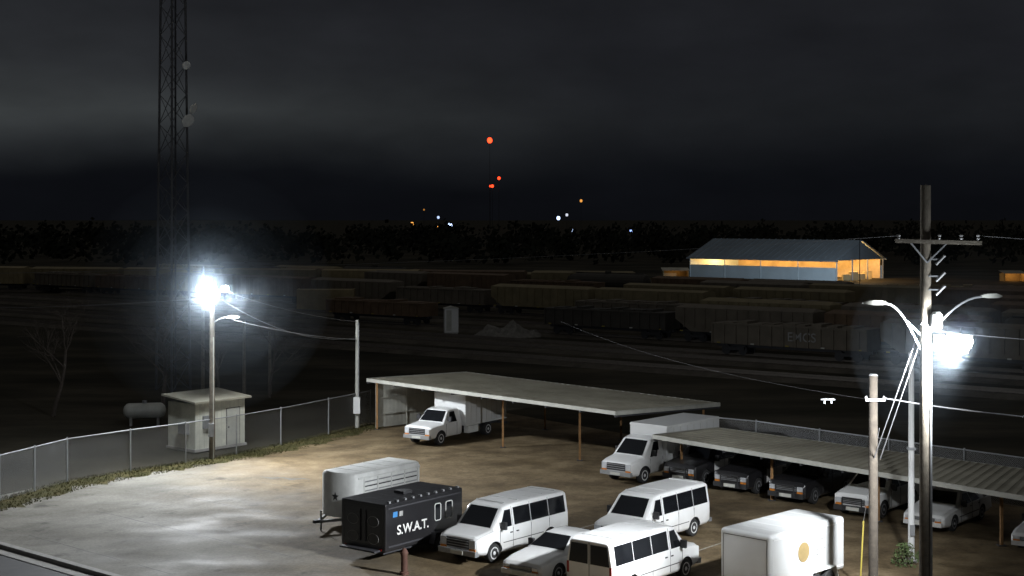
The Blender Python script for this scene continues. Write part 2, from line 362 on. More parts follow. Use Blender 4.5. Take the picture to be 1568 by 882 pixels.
def cargo_trailer(x,y,ang,L,W,zt,col,swat=False):
    e=empty('swat_trailer' if swat else 'cargo_trailer',x,y,ang); zb=.42
    hw=W/2
    rounded_box('trailer_body',e,-L/2,L/2,-hw,hw,zb,zt,M[col],.13 if not swat else .05,4)
    b=MB(); tr=M['alu'] if not swat else M['dark']
    if not swat: tr=M['boxwhite']
    for s in (-1,1):
        b.box(-L/2+.14,L/2-.14,s*(hw+.008)-.008,s*(hw+.008)+.008,zt-.2,zt-.15,tr)
        b.box(-L/2+.14,L/2-.14,s*(hw+.008)-.008,s*(hw+.008)+.008,zb+.14,zb+.2,tr)
        wx=L*.12 if not swat else L*.15
        ws=[wx] if L<4.25 else [wx-.4,wx+.42]
        if swat: ws=[wx]
        x0,x1=ws[0]-.48,ws[-1]+.48
        pts=[(x0,.34),(x0+.16,.74),(x1-.16,.74),(x1,.34)]
        for (a,c),(d,f) in zip(pts[:-1],pts[1:]): b.beam((a,s*(hw+.13),c),(d,s*(hw+.13),f),.27,.03,tr if swat else M['alu'])
        for w in ws:
            b.lathe((w,s*(hw+.01),.33),(0,s,0),[(0,.3),(.02,.33),(.18,.33),(.21,.3),(.21,.2)],M['rubber'],20)
            b.lathe((w,s*(hw+.19),.33),(0,s,0),[(0,.2),(.03,.2),(.02,.12),(.04,.05)],M['rimw'],16)
    xf=-L/2
    for a,c in ((-hw+.15,-hw+.17),(hw-.17,hw-.15)): xface(b,xf,0,a,c,zb+.15,zt-.17,M['seam'],-1,.006)
    for z in (zb+.15,zt-.19): xface(b,xf,0,-hw+.15,hw-.15,z,z+.02,M['seam'],-1,.006)
    for s in (-1,1):
        xface(b,xf,0,s*(hw-.3),s*(hw-.2),zb+.02,zb+.09,M['red'],-1,.03)
        if swat: xface(b,xf,0,s*.12,s*.16,zb+.3,zt-.3,tr,-1,.05)
    b.beam((L/2,-.6,.45),(L/2+1.1,0,.45),.08,.1,M['dark']); b.beam((L/2,.6,.45),(L/2+1.1,0,.45),.08,.1,M['dark'])
    b.cyl((L/2+1.0,0,.03),(L/2+1.0,0,.8),.035,.035,M['steel'],8)
    b.box(-L/2+.1,L/2-.1,-hw+.2,hw-.2,.3,zb,M['dark'])
    for k in range(1,6):
        xx=-L/2+L*k/6; b.box(xx-.012,xx+.012,-hw+.16,hw-.16,zt-.002,zt+.006,tr)
    if swat: b.box(-.25,.25,-.25,.25,zt-.002,zt+.1,M['trim'])
    if swat:
        for s in (-1,1):
            for x0,x1,z0,z1 in ((.55,.9,1.15,1.8),(1.2,1.6,1.15,1.8)):
                pts=[]
                for cxx,czz,a0 in ((x1-.08,z1-.08,0),(x0+.08,z1-.08,90),(x0+.08,z0+.08,180),(x1-.08,z0+.08,270)):
                    for q in range(5):
                        th=math.radians(a0+q*22.5); pts.append((cxx+.08*math.cos(th),s*(hw+.015),czz+.08*math.sin(th)))
                pts.append(pts[0]); b.path(pts,.02,M['whitetext'],5)
                side_panel(b,hw,0,x0+.02,x1-.02,z0+.02,z1-.02,M['glass'],.01,(s,))
            side_panel(b,hw,0,-1.85,-1.6,1.66,1.86,M['bluesign'],.012,(s,))
            side_panel(b,hw,0,-1.5,-1.3,1.66,1.84,M['greytext'],.012,(s,))
        for k in range(2):
            y0=-.95+k*1.05
            for a in range(2):
                z0=.65+a*.65; cy=y0+.42
                pts=[]
                for q in range(17):
                    th=q/16*2*math.pi; pts.append((xf-.015,cy+.28*math.cos(th),z0+.2+.2*math.sin(th)))
                b.path(pts,.009,M['greytext'],5)
        b.box(-L/2-.35,-L/2,-.9,.9,.42,.48,M['dark'])
        for k in range(10):
            a=-L/2+.25+k*(L-.5)/9; b.box(a,a+.1,-hw+.05,-hw+.16,zt,zt+.07,M['chrome'])
    b.obj('trim',e)
    if swat:
        text('S.W.A.T.',.5,M['whitetext'],e,(-.72,-hw-.012,1.13),(math.pi/2,0,0))
    return e

def stock_trailer(x,y,ang):
    e=empty('stock_trailer',x,y,ang); L,W,zb,zt=4.3,1.95,.45,2.3; hw=W/2
    b=MB()
    pl=[]
    for k in range(9):
        a=math.pi/2+k*math.pi/8; pl.append((-L/2+.35+.35*math.cos(a),hw*math.sin(a)*1.0))
    pl=[(L/2,hw)]+[(p[0],p[1]) for p in pl]+[(L/2,-hw)]
    n=len(pl)
    def ring(z,sc): return [(p[0]*(1 if sc==1 else .99),p[1]*sc,z) for p in pl]
    rs=[ring(zb,1),ring(zt-.15,1),ring(zt-.04,.93),ring(zt,.8)]
    vs=[p for r in rs for p in r]; fs=[]
    for k in range(3):
        for i in range(n): fs.append((k*n+i,k*n+(i+1)%n,(k+1)*n+(i+1)%n,(k+1)*n+i))
    fs.append(tuple(range(3*n,4*n))); fs.append(tuple(range(n-1,-1,-1)))
    b.add(vs,fs,M['alu']); b.obj('trailer_shell',e,smooth=35)
    t=MB()
    for s in (-1,1):
        for r in range(4):
            z=1.3+r*.19
            for k in range(4):
                x0=-L/2+.8+k*.85; side_panel(t,hw,0,x0,x0+.76,z,z+.05,M['steel'] if r%2 else M['trim'],.006,(s,))
        for k in range(5): side_panel(t,hw,0,-L/2+.73+k*.85,-L/2+.78+k*.85,.5,2.1,M['alu'],.03,(s,))
        t.box(-L/2+.4,L/2,s*(hw+.01)-.02,s*(hw+.01)+.02,2.04,2.12,M['alu'])
        for w in (.1,.9):
            t.lathe((w,s*(hw+.0),.33),(0,s,0),[(0,.3),(.02,.33),(.18,.33),(.21,.3),(.21,.2)],M['rubber'],18)
            t.lathe((w,s*(hw+.19),.33),(0,s,0),[(0,.2),(.03,.2),(.02,.1)],M['rimw'],14)
        for (a,c),(d,f) in zip([(-.4,.36),(-.2,.76),(1.2,.76)],[(-.2,.76),(1.2,.76),(1.4,.36)]): t.beam((a,s*(hw+.12),c),(d,s*(hw+.12),f),.26,.03,M['alu'])
    st=[]
    for k in range(10):
        a=math.pi/2+k*math.pi/5; r=.21 if k%2==0 else .09; st.append((-L/2-.014,-.05+r*math.cos(a),1.3+r*math.sin(a)))
    t.add(st,[tuple(range(10))],M['trim'])
    for s in (-1,1): t.beam((-L/2+.3,s*.75,.42),(-L/2-1.0,0,.42),.09,.11,M['steel'])
    t.cyl((-L/2-.8,0,.02),(-L/2-.8,0,.85),.04,.04,M['steel'],8); t.box(-L/2-1.2,-L/2-.95,-.08,.08,.38,.5,M['dark'])
    for k in range(1,5): t.box(-L/2+k*.85,-L/2+k*.85+.03,-hw+.2,hw-.2,zt-.002,zt+.012,M['alu'])
    t.obj('slats_and_chassis',e); return e

H = math.atan2(.777,.63)
passenger_van(-.25,57.0,H)
passenger_van(5.65,58.9,H)
passenger_van(4.35,51.8,H+math.pi)
sedan(1.95,53.9,H)
cargo_trailer(9.5,51.4,math.atan2(.714,.70),4.6,2.1,2.3,'trailerwhite')
cargo_trailer(-4.25,57.3,math.atan2(.79,.61),4.5,2.3,2.2,'black',True)
stock_trailer(-6.1,62.9,math.atan2(.8,.6))
box_truck(-5.35,82.9,math.atan2(.83,.56),'pickup')
box_truck(5.05,71.2,math.atan2(.75,.66),'van')
suv(9.6,72.6,H)
suv(11.75,70.4,H,'police_suv','black')
suv(13.9,68.0,H,'dark_suv','black',False)
suv(16.2,64.9,H,'white_suv','white',False)
sedan(18.5,62.3,H)
sedan(21.6,58.3,H)

lg=bpy.data.objects['cargo_trailer']
b=MB(); b.cyl((-.35,-1.05,1.45),(-.35,-1.066,1.45),.34,.34,M['gold'],28); b.obj('emblem',lg)
for k,wd in enumerate((.9,.7,.95,.6)):
    t=MB(); z=1.72-k*.17
    for q in range(int(wd/.11)): t.box(.15+q*.11,.15+q*.11+.07,-1.062,-1.05,z,z+.05,M['greytext'])
    t.obj('lettering',lg)

# ------------------------------------------------------------------ ground
def surface(name,kind):
    m=bpy.data.materials.new(name); m.use_nodes=True; nt=m.node_tree; b=nt.nodes['Principled BSDF']; N=nt.nodes.new; Lk=nt.links.new
    geo=N('ShaderNodeNewGeometry')
    def noise(s,d=6,r=.6,off=(0,0,0),sc=(1,1,1)):
        mp=N('ShaderNodeMapping'); mp.inputs['Location'].default_value=off; mp.inputs['Scale'].default_value=sc
        Lk(geo.outputs['Position'],mp.inputs[0]); n=N('ShaderNodeTexNoise'); n.inputs['Scale'].default_value=s; n.inputs['Detail'].default_value=d; n.inputs['Roughness'].default_value=r
        Lk(mp.outputs[0],n.inputs['Vector']); return n.outputs['Fac']
    def ramp(f,stops):
        r=N('ShaderNodeValToRGB'); e=r.color_ramp.elements
        while len(e)<len(stops): e.new(.5)
        for q,(p,c) in zip(e,stops): q.position=p; q.color=(*c,1) if len(c)==3 else c
        Lk(f,r.inputs[0]); return r.outputs[0]
    def mixc(f,a,c,bt='MIX'):
        x=N('ShaderNodeMix'); x.data_type='RGBA'; x.blend_type=bt
        if isinstance(f,(int,float)): x.inputs[0].default_value=f
        else: Lk(f,x.inputs[0])
        Lk(a,x.inputs[6]); Lk(c,x.inputs[7]); return x.outputs[2]
    def math_(op,a,c):
        x=N('ShaderNodeMath'); x.operation=op
        for i,q in enumerate((a,c)):
            if isinstance(q,(int,float)): x.inputs[i].default_value=q
            else: Lk(q,x.inputs[i])
        return x.outputs[0]
    g=lambda v:(v,v,v)
    if kind=='lot':
        sp=N('ShaderNodeSeparateXYZ'); Lk(geo.outputs['Position'],sp.inputs[0])
        conc=ramp(noise(.22,8,.6,sc=(1,1.4,1)),[(.30,(.125,.118,.10)),(.46,(.19,.18,.155)),(.58,(.25,.24,.21)),(.75,(.20,.19,.165))])
        dirt=ramp(noise(.5,8,.68,(9,4,0)),[(.30,(.070,.050,.028)),(.5,(.150,.110,.062)),(.68,(.235,.18,.108))])
        e=math_('ADD',sp.outputs['X'],math_('MULTIPLY',math_('SUBTRACT',sp.outputs['Y'],62.0),.42))
        e=math_('ADD',e,math_('MULTIPLY',noise(.22,6,.6,(3,8,0)),9.0))
        mr=N('ShaderNodeMapRange'); mr.inputs[1].default_value=-9.5; mr.inputs[2].default_value=-1.5; Lk(e,mr.inputs[0])
        col=mixc(mr.outputs[0],conc,dirt)
        col=mixc(1,col,ramp(noise(7,5,.75),[(.3,g(.68)),(.7,g(1.15))]),'MULTIPLY')
        col=mixc(1,col,ramp(noise(.75,5,.6,(31,7,0)),[(.30,g(.5)),(.40,g(.92)),(1,g(1))]),'MULTIPLY')
        # tyre-darkened lanes running along the parking rows
        ln=N('ShaderNodeMath'); ln.operation='ADD'
        lane=math_('ADD',math_('MULTIPLY',sp.outputs['X'],.777),math_('MULTIPLY',sp.outputs['Y'],-.63))
        lane=math_('SINE',math_('ADD',math_('MULTIPLY',lane,3.4),math_('MULTIPLY',noise(.3,3,.5,(7,7,0)),9)),0)
        col=mixc(1,col,ramp(math_('MULTIPLY',lane,noise(.4,4,.5,(2,19,0))),[(.3,g(1)),(.62,g(.86))]),'MULTIPLY')
        Lk(col,b.inputs['Base Color'])
        rr=ramp(noise(.2,5,.55,(20,11,0),(1,1.5,1)),[(.36,g(.62)),(.50,g(.8)),(.7,g(.95))]); Lk(rr,b.inputs['Roughness'])
        b.inputs['Specular IOR Level'].default_value=.16
        bp=N('ShaderNodeBump'); bp.inputs['Strength'].default_value=.35; bp.inputs['Distance'].default_value=.03
        Lk(noise(6,7,.75),bp.inputs['Height']); Lk(bp.outputs[0],b.inputs['Normal'])
    elif kind=='field':
        c=ramp(noise(.05,9,.65,sc=(1,2.5,1)),[(.3,(.018,.018,.013)),(.5,(.042,.038,.028)),(.7,(.085,.074,.054))]); Lk(c,b.inputs['Base Color']); b.inputs['Roughness'].default_value=.95; b.inputs['Specular IOR Level'].default_value=.05
    elif kind=='ballast':
        c=ramp(noise(.4,8,.75),[(.3,(.045,.04,.033)),(.7,(.12,.107,.088))]); Lk(c,b.inputs['Base Color']); b.inputs['Roughness'].default_value=.95; b.inputs['Specular IOR Level'].default_value=.1
    elif kind=='asphalt':
        c=ramp(noise(.8,7,.7),[(.3,(.03,.03,.032)),(.7,(.065,.065,.068))]); Lk(c,b.inputs['Base Color']); b.inputs['Roughness'].default_value=.7
    elif kind=='grass':
        c=ramp(noise(.9,8,.7),[(.3,(.03,.033,.012)),(.55,(.065,.058,.024)),(.75,(.115,.095,.045))]); Lk(c,b.inputs['Base Color']); b.inputs['Roughness'].default_value=.95; b.inputs['Specular IOR Level'].default_value=.1
    return m

def sheet(name,pts,z,m,skirt=None):
    b=MB(); n=len(pts)
    vs=[(p[0],p[1],z) for p in pts]; fs=[tuple(range(n))]
    if skirt is not None:
        vs+=[(p[0],p[1],skirt) for p in pts]; fs+=[(i,(i+1)%n,n+(i+1)%n,n+i) for i in range(n)]
    b.add(vs,fs,m); return b.obj(name)
GZ=-.13
sheet('ground',[(-2500,-50),(2500,-50),(2500,4000),(-2500,4000)],GZ,surface('field_soil','field'))
lotpts=[(-25.2,62.8),(-20.5,58.7),(-14,53),(-4,44.2),(8,33.6),(45,30),(45,45),(24,64),(14.5,77.5),(-1,97.5),(-9.2,92),(-13.3,83.4),(-17.3,77.2),(-19.6,75),(-22,71.8),(-24.6,66.5)]
sheet('parking_lot',lotpts,0,surface('lot_surface','lot'),GZ-.02)
sheet('road',[(-60,90),(-70,80),(0,22),(30,18),(8,33.2),(-4,43.9),(-14,52.7),(-20.5,58.4),(-25.5,62.8)],GZ+.006,surface('road_asphalt','asphalt'))
k=MB()
cp=[(-25.4,62.9),(-20.6,58.55),(-14.1,52.85),(-4.1,44.05),(8,33.4)]
for a,c in zip(cp[:-1],cp[1:]): k.beam((a[0],a[1],-.06),(c[0],c[1],-.06),.3,.16,M['concrete'])
for a,c in zip(cp[:-1],cp[1:]): k.beam((a[0]-.38,a[1]-.38,-.112),(c[0]-.38,c[1]-.38,-.112),.45,.025,M['concrete'])
k.obj('kerb',bevel=.02)

pm=mat('worn_line_paint',(.36,.35,.31),.8,0,6,.6,col2=(.14,.11,.08))
for (x0,y0) in ((6.9,56.6),(9.2,54.0),(3.1,61.4)):
    m_=MB(); d=Vector((.63,.777,0)); p=Vector((x0,y0,0)); r=Vector((.777,-.63,0))*.05
    a=p-d*.6;c=p+d*4.2; z=Vector((0,0,.004))
    m_.add([a-r+z,a+r+z,c+r+z,c-r+z],[(0,1,2,3)],pm); m_.obj('parking_line')
tar=mat('tar_patch',(.05,.046,.04),.7)
cr=MB(); pts=[(-12.6,73.2),(-11.9,72.7),(-11.4,72.9),(-10.9,72.4),(-10.3,72.6),(-9.9,72.3)]; ws=[.02,.16,.1,.2,.12,.02]
for i in range(5):
    (x0,y0),(x1,y1)=pts[i],pts[i+1]; w0,w1=ws[i],ws[i+1]
    cr.add([(x0,y0-w0,.004),(x1,y1-w1,.004),(x1,y1+w1,.004),(x0,y0+w0,.004)],[(0,1,2,3)],tar)
cr.obj('tar_crack_patch')
jt=MB(); dj=Vector((.75,-.66,0)); nj=Vector((.66,.75,0))
for k in range(4):
    base=Vector((-20.5,60.5,.003))+nj*(k*4.6); pts=[base+dj*(q*1.1)+nj*random.uniform(-.05,.05) for q in range(-1,12)]
    for a,c in zip(pts[:-1],pts[1:]):
        if not (-26<a.x<-8) or random.random()<.15: continue
        jt.add([a-nj*.02,c-nj*.02,c+nj*.02,a+nj*.02],[(0,1,2,3)],tar)
jt.obj('slab_joints')

gm=surface('verge_grass','grass')
fence_pts=[(-24.6,64.0),(-23.3,66.8),(-21.7,71.7),(-19.4,74.7),(-17.15,77.2),(-15.0,80.0),(-13.07,83.1),(-10.9,87.3),(-8.8,91.4)]
b=MB(); off=[Vector((1.1,-.75)),Vector((1.3,-.7)),Vector((1.2,-1.0)),Vector((.9,-1.2)),Vector((.9,-.9)),Vector((1.2,-.7)),Vector((1.3,-.9)),Vector((1.2,-.7)),Vector((.9,-.6))]
for i in range(len(fence_pts)-1):
    a=Vector(fence_pts[i]);c=Vector(fence_pts[i+1]); n=8
    for q in range(n):
        def W(t): 
            p=a.lerp(c,t); o=off[i].lerp(off[i+1],t)*(1+.28*math.sin((i+t)*9)+.18*math.sin((i+t)*23)); return p,o
        p0,o0=W(q/n);p1,o1=W((q+1)/n)
        b.quad((p0.x-.3,p0.y+.3,.006),(p0.x+o0.x,p0.y+o0.y,.006),(p1.x+o1.x,p1.y+o1.y,.006),(p1.x-.3,p1.y+.3,.006),gm)
for _ in range(7000):
    i=random.randrange(len(fence_pts)-1); t=random.random(); a=Vector(fence_pts[i]).lerp(Vector(fence_pts[i+1]),t)
    o=off[i].lerp(off[i+1],t)*(random.random()**1.4*1.55-.3); p=a+o; h=random.uniform(.03,.13); w=.025; an=random.random()*6.28
    dx,dy=math.cos(an)*w,math.sin(an)*w; lx,ly=random.uniform(-.08,.08),random.uniform(-.08,.08)
    b.add([(p.x-dx,p.y-dy,0),(p.x+dx,p.y+dy,0),(p.x+lx,p.y+ly,h)],[(0,1,2)],gm)
b.obj('grass')

# ------------------------------------------------------------------ chain link fence
def chainlink():
    m=bpy.data.materials.new('chain_link_mesh'); m.use_nodes=True; nt=m.node_tree; N=nt.nodes.new; Lk=nt.links.new
    b=nt.nodes['Principled BSDF']; b.inputs['Base Color'].default_value=(.42,.43,.44,1); b.inputs['Metallic'].default_value=.4; b.inputs['Roughness'].default_value=.5
    uv=N('ShaderNodeUVMap'); sp=N('ShaderNodeSeparateXYZ'); Lk(uv.outputs[0],sp.inputs[0])
    outs=[]
    for op in ('ADD','SUBTRACT'):
        a=N('ShaderNodeMath'); a.operation=op; Lk(sp.outputs[0],a.inputs[0]); Lk(sp.outputs[1],a.inputs[1])
        d=N('ShaderNodeMath'); d.operation='DIVIDE'; Lk(a.outputs[0],d.inputs[0]); d.inputs[1].default_value=.085
        f=N('ShaderNodeMath'); f.operation='FRACT'; Lk(d.outputs[0],f.inputs[0])
        l=N('ShaderNodeMath'); l.operation='LESS_THAN'; Lk(f.outputs[0],l.inputs[0]); l.inputs[1].default_value=.09; outs.append(l.outputs[0])
    mx=N('ShaderNodeMath'); mx.operation='MAXIMUM'; Lk(outs[0],mx.inputs[0]); Lk(outs[1],mx.inputs[1])
    Lk(mx.outputs[0],b.inputs['Alpha']); return m
CL=chainlink()
def fence(name,pts,h,base=0.0,post_every=3.2,pr=.04):
    e=empty(name); b=MB(); me_v=[];me_f=[];uvs=[]; u=0
    for a,c in zip(pts[:-1],pts[1:]):
        A=Vector((*a,base));C=Vector((*c,base)); L=(C-A).length
        o=len(me_v); me_v+=[A,C,C+Vector((0,0,h)),A+Vector((0,0,h))]; me_f.append((o,o+1,o+2,o+3)); uvs+=[(u,0),(u+L,0),(u+L,h),(u,h)]; u+=L
        n=max(1,round(L/post_every))
        for k in range(n): p=A.lerp(C,k/n); b.cyl(p+Vector((0,0,-.1)),p+Vector((0,0,h+.08)),pr,pr,M['steel'],8)
        b.cyl(A+Vector((0,0,h)),C+Vector((0,0,h)),pr*.7,pr*.7,M['steel'],8)
    p=Vector((*pts[-1],base)); b.cyl(p,p+Vector((0,0,h+.08)),pr,pr,M['steel'],8)
    b.obj('posts_and_rail',e,smooth=40)
    me=bpy.data.meshes.new('mesh_fabric'); me.from_pydata([tuple(v) for v in me_v],[],me_f); ul=me.uv_layers.new(name='UVMap')
    for i,q in enumerate(uvs): ul.data[i].uv=q
    me.materials.append(CL); o=bpy.data.objects.new('mesh_fabric',me); COL.objects.link(o); o.parent=e
    return e
fence('chain_link_fence',[(-40,38+20)]+fence_pts[1:],2.1)
fence('chain_link_fence',[(9.5,79.5),(12.8,77.0),(23.5,64.5),(30,57.5),(42,44)],2.35,GZ,4.2,.045)

# ------------------------------------------------------------------ carports
def carport(name,FL,FR,BR,BL,posts,wall=None,th=.1):
    e=empty(name); FL,FR,BR,BL=map(Vector,(FL,FR,BR,BL)); dz=Vector((0,0,th))
    b=MB(); b.add([FL,FR,BR,BL]+[p-dz for p in (FL,FR,BR,BL)],[(0,1,2,3),(7,6,5,4),(0,4,5,1),(1,5,6,2),(2,6,7,3),(3,7,4,0)],M['roofmetal']); b.obj('roof',e)
    r=MB(); n=int((FR-FL).length/.45)
    for k in range(n+1):
        t=k/n; a=FL.lerp(FR,t);c=BL.lerp(BR,t); r.beam(a+Vector((0,0,.012)),c+Vector((0,0,.012)),.05,.03,M['roofmetal'])
    out=(FL-BL).normalized()*.03
    r.beam(FL-dz*.7+out,FR-dz*.7+out,.04,.2,M['siding']); r.beam(FR-dz*.7,BR-dz*.7,.05,.22,M['siding']); r.beam(FL-dz*.7,BL-dz*.7,.05,.22,M['siding']); r.beam(BL-dz*.7-out,BR-dz*.7-out,.04,.16,M['siding'])
    n2=int((FR-FL).length/2.2)
    for k in range(n2+1):
        t=(k+.02)/(n2+.04); a=FL.lerp(FR,t);c=BL.lerp(BR,t); r.beam(a-Vector((0,0,th+.1)),c-Vector((0,0,th+.1)),.08,.16,M['dark'])
    r.obj('ribs_and_fascia',e)
    p=MB()
    for (x,y,z) in posts: p.beam((x,y,-.05),(x,y,z),.11,.11,M['rustpost']); p.box(x-.16,x+.16,y-.16,y+.16,0,.03,M['dark'])
    p.obj('posts',e)
    if wall:
        w=MB()
        for (a,c,z0,z1a,z1c) in wall:
            a=Vector((*a,0));c=Vector((*c,0)); L=(c-a).length; n=int(L/.3); nrm=(c-a).normalized().cross(Vector((0,0,1)))
            for k in range(n):
                p0=a.lerp(c,k/n);p1=a.lerp(c,(k+1)/n);pm_=p0.lerp(p1,.5)+nrm*.006
                za=z1a+(z1c-z1a)*k/n; zc=z1a+(z1c-z1a)*(k+1)/n
                for q0,q1 in ((p0,pm_),(pm_,p1)): w.add([q0+Vector((0,0,z0)),q1+Vector((0,0,z0)),q1+Vector((0,0,zc)),q0+Vector((0,0,za))],[(0,1,2,3)],M['siding'])
            for k in range(1,4):
                q=a.lerp(c,k/3)+nrm*.04; w.beam(q,q+Vector((0,0,z1c-.05)),.03,.03,M['siding'])
            for z in (.9,1.9): w.beam(a+nrm*.04+Vector((0,0,z)),c+nrm*.04+Vector((0,0,z)),.04,.04,M['siding'])
        w.obj('side_wall',e)
    return e
carport('carport',(-8.7,88.2,3.2),(5.3,75,2.98),(11.5,81.3,2.62),(-2.9,94.1,2.97),
        [(-8.2,89.3,3.0),(-.51,82.4,2.9),(3.6,78,2.85),(-2.9,93.6,2.8),(2.0,89.2,2.7),(6.3,85.0,2.6),(10.6,81.4,2.5)],
        [((-8.3,89.3),(-3.0,94.2),.1,3.04,2.86)])
FL=Vector((6.84,71.2,2.36));FR=Vector((26.9,46.4,2.36));BL=Vector((10.4,74.1,2.3));BR=Vector((29.4,53.6,2.3))
carport('carport',FL,FR,BR,BL,[tuple((FL.lerp(FR,t)+(BL-FL).normalized()*1.3).to_2d())+(2.2,) for t in (.02,.2,.385,.57,.75,.95)]+
        [tuple((BL.lerp(BR,t)-(BL-FL).normalized()*.3).to_2d())+(2.2,) for t in (.02,.25,.5,.75,.97)])

# ------------------------------------------------------------------ shed
def shed(x,y,ang):
    e=empty('utility_shed',x,y,ang); W,D,h=3.5,2.4,2.6
    b=MB(); b.box(0,W,0,D,.1,h,M['shedwall']); b.box(-.08,W+.08,-.08,D+.08,-.05,.1,M['concrete'])
    b.add([(-.25,-.3,h+.05),(W+.25,-.3,h+.05),(W+.25,D+.3,h+.3),(-.25,D+.3,h+.3),(-.25,-.3,h+.15),(W+.25,-.3,h+.15),(W+.25,D+.3,h+.4),(-.25,D+.3,h+.4)],[(0,3,2,1),(4,5,6,7),(0,1,5,4),(1,2,6,5),(2,3,7,6),(3,0,4,7)],M['roofmetal'])
    for i in range(12): b.box(.02+i*.3,.035+i*.3,-.012,0,.12,h,M['siding'])
    b.box(2.2,3.1,-.03,0,.12,2.15,M['siding']); b.box(2.17,2.2,-.04,0,.12,2.18,M['seam']); b.box(3.1,3.13,-.04,0,.12,2.18,M['seam']); b.box(2.17,3.13,-.04,0,2.15,2.18,M['seam'])
    b.box(2.28,2.34,-.07,-.03,1.05,1.15,M['dark']); b.box(.5,1.0,-.14,0,1.2,1.9,M['steel'])
    b.box(-.25,0,.5,1.2,.9,1.5,M['steel'])
    b.obj('walls_and_roof',e)
shed(-17.45,80.9,math.atan2(2.75,2.3))
e=empty('propane_tank',-23,92,.2,GZ); b=MB()
b.lathe((-1.3,0,.9),(1,0,0),[(0,.1),(.06,.3),(.2,.45),(.35,.5),(2.25,.5),(2.4,.45),(2.54,.3),(2.6,.1)],M['siding'],20)
b.cyl((0,0,1.35),(0,0,1.55),.15,.15,M['steel']); b.box(-.9,-.75,-.35,.35,0,.55,M['concrete']); b.box(.75,.9,-.35,.35,0,.55,M['concrete']); b.obj('tank',e,smooth=40)

# ------------------------------------------------------------------ poles, lamps, wires
LAMP=emis('lamp_lens',(.86,.93,1.0),70)
def flood(b,c,dirv,w=.5,h=.36,mm=None):
    c=Vector(c); d=Vector(dirv).normalized(); r=d.cross(Vector((0,0,1))).normalized(); u=r.cross(d)
    def P(a,bb,t): return c+r*a+u*bb+d*t
    back=[P(s*w*.3,t*h*.3,-.22) for s,t in ((-1,-1),(1,-1),(1,1),(-1,1))]; fr=[P(s*w*.46,t*h*.46,0) for s,t in ((-1,-1),(1,-1),(1,1),(-1,1))]
    b.add(back+fr,[(3,2,1,0),(0,1,5,4),(1,2,6,5),(2,3,7,6),(3,0,4,7)],M['steel'])
    n=18; vs=[P(0,0,w*.34)]; fs=[]  # lens bulged so its shape imitates the lamp's glare blob
    for (q,t) in ((.55,.28),(.85,.16),(1,.004)):
        for k in range(n):
            a=2*math.pi*k/n; vs.append(P(q*w*.5*math.cos(a),q*h*.5*math.sin(a),t*w))
    for k in range(n):
        k2=(k+1)%n; fs.append((0,1+k,1+k2)); fs.append((1+k,1+n+k,1+n+k2,1+k2)); fs.append((1+n+k,1+2*n+k,1+2*n+k2,1+n+k2))
    b.add(vs,fs,mm or LAMP)
def sag(a,c,s,n=18):
    a=Vector(a);c=Vector(c); return [a.lerp(c,k/n)-Vector((0,0,s*4*(k/n)*(1-k/n))) for k in range(n+1)]
def wire(a,c,s,r=.014,name='overhead_wire'):
    b=MB(); b.path(sag(a,c,s),r,M['cable'],5); b.obj(name)
def cobra(b,root,tip,m=None):
    m=m or M['steel']; root=Vector(root);tip=Vector(tip); pts=[]
    for k in range(9):
        t=k/8; p=root.lerp(tip,t); p.z=root.z+(tip.z-root.z)*math.sin(t*math.pi/2); pts.append(p)
    b.path(pts,.035,m,8); d=(tip-root); d.z=0; d.normalize(); s=d.cross(Vector((0,0,1)))
    h=[(0,.07,.05),(.15,.15,.09),(.45,.17,.10),(.7,.06,.03)]; vs=[]
    for t,w,hh in h:
        for a,bb in ((-1,-.4),(1,-.4),(.7,1),(-.7,1)): vs.append(tip+d*t+s*a*w+Vector((0,0,bb*hh)))
    fs=[(3,2,1,0),(12,13,14,15)]
    for k in range(3):
        for i in range(4): fs.append((k*4+i,k*4+(i+1)%4,(k+1)*4+(i+1)%4,(k+1)*4+i))
    b.add(vs,fs,M['siding'])

e=empty('floodlight_pole',-16.04,78.6); b=MB()
b.cyl((0,0,-.2),(0,0,9.15),.17,.12,M['wood'],14)
b.beam((-.5,-.05,8.95),(.95,-.05,8.95),.08,.08,M['steel'])
for (x,z,d) in ((-.48,9.05,(-.35,-1,-.25)),(0.0,9.1,(.1,-1,-.22)),(-.28,8.7,(-.1,-1,-.25)),(.14,8.78,(.25,-1,-.25))): flood(b,(x,-.28,z),d,.62,.56)  # extra heads added to widen the lamp's overexposed blob
flood(b,(.75,-.2,9.1),(1,-.7,-.3),.40,.34)
cobra(b,(.12,0,7.3),(.8,-.1,7.55))
b.box(-.14,.14,-.3,-.15,1.2,1.9,M['steel']); b.cyl((.1,-.17,0),(.1,-.14,6.5),.03,.03,M['siding'],8)
b.obj('pole_and_lamps',e,smooth=40)
e=empty('utility_pole',-9.48,90.0); b=MB(); b.cyl((0,0,-.2),(0,0,6.6),.14,.1,M['siding'],12); b.box(-.2,.2,-.34,-.14,.9,1.9,M['boxwhite']); b.cyl((.1,-.16,1.9),(.1,-.12,6.3),.035,.035,M['steel'],8); b.cyl((.1,-.25,6.3),(.1,-.1,6.45),.06,.04,M['steel'],8); b.obj('pole',e,smooth=40)
wire((-15.3,78.5,8.95),(-9.48,90,6.5),.25); wire((-15.5,78.5,8.5),(-9.48,90,5.5),.75,.018); wire((-15.0,78.5,7.45),(-9.48,90,5.4),.2,.024)
wire((-16.04,78.6,8.6),(-70,110,9),1.5,.008)

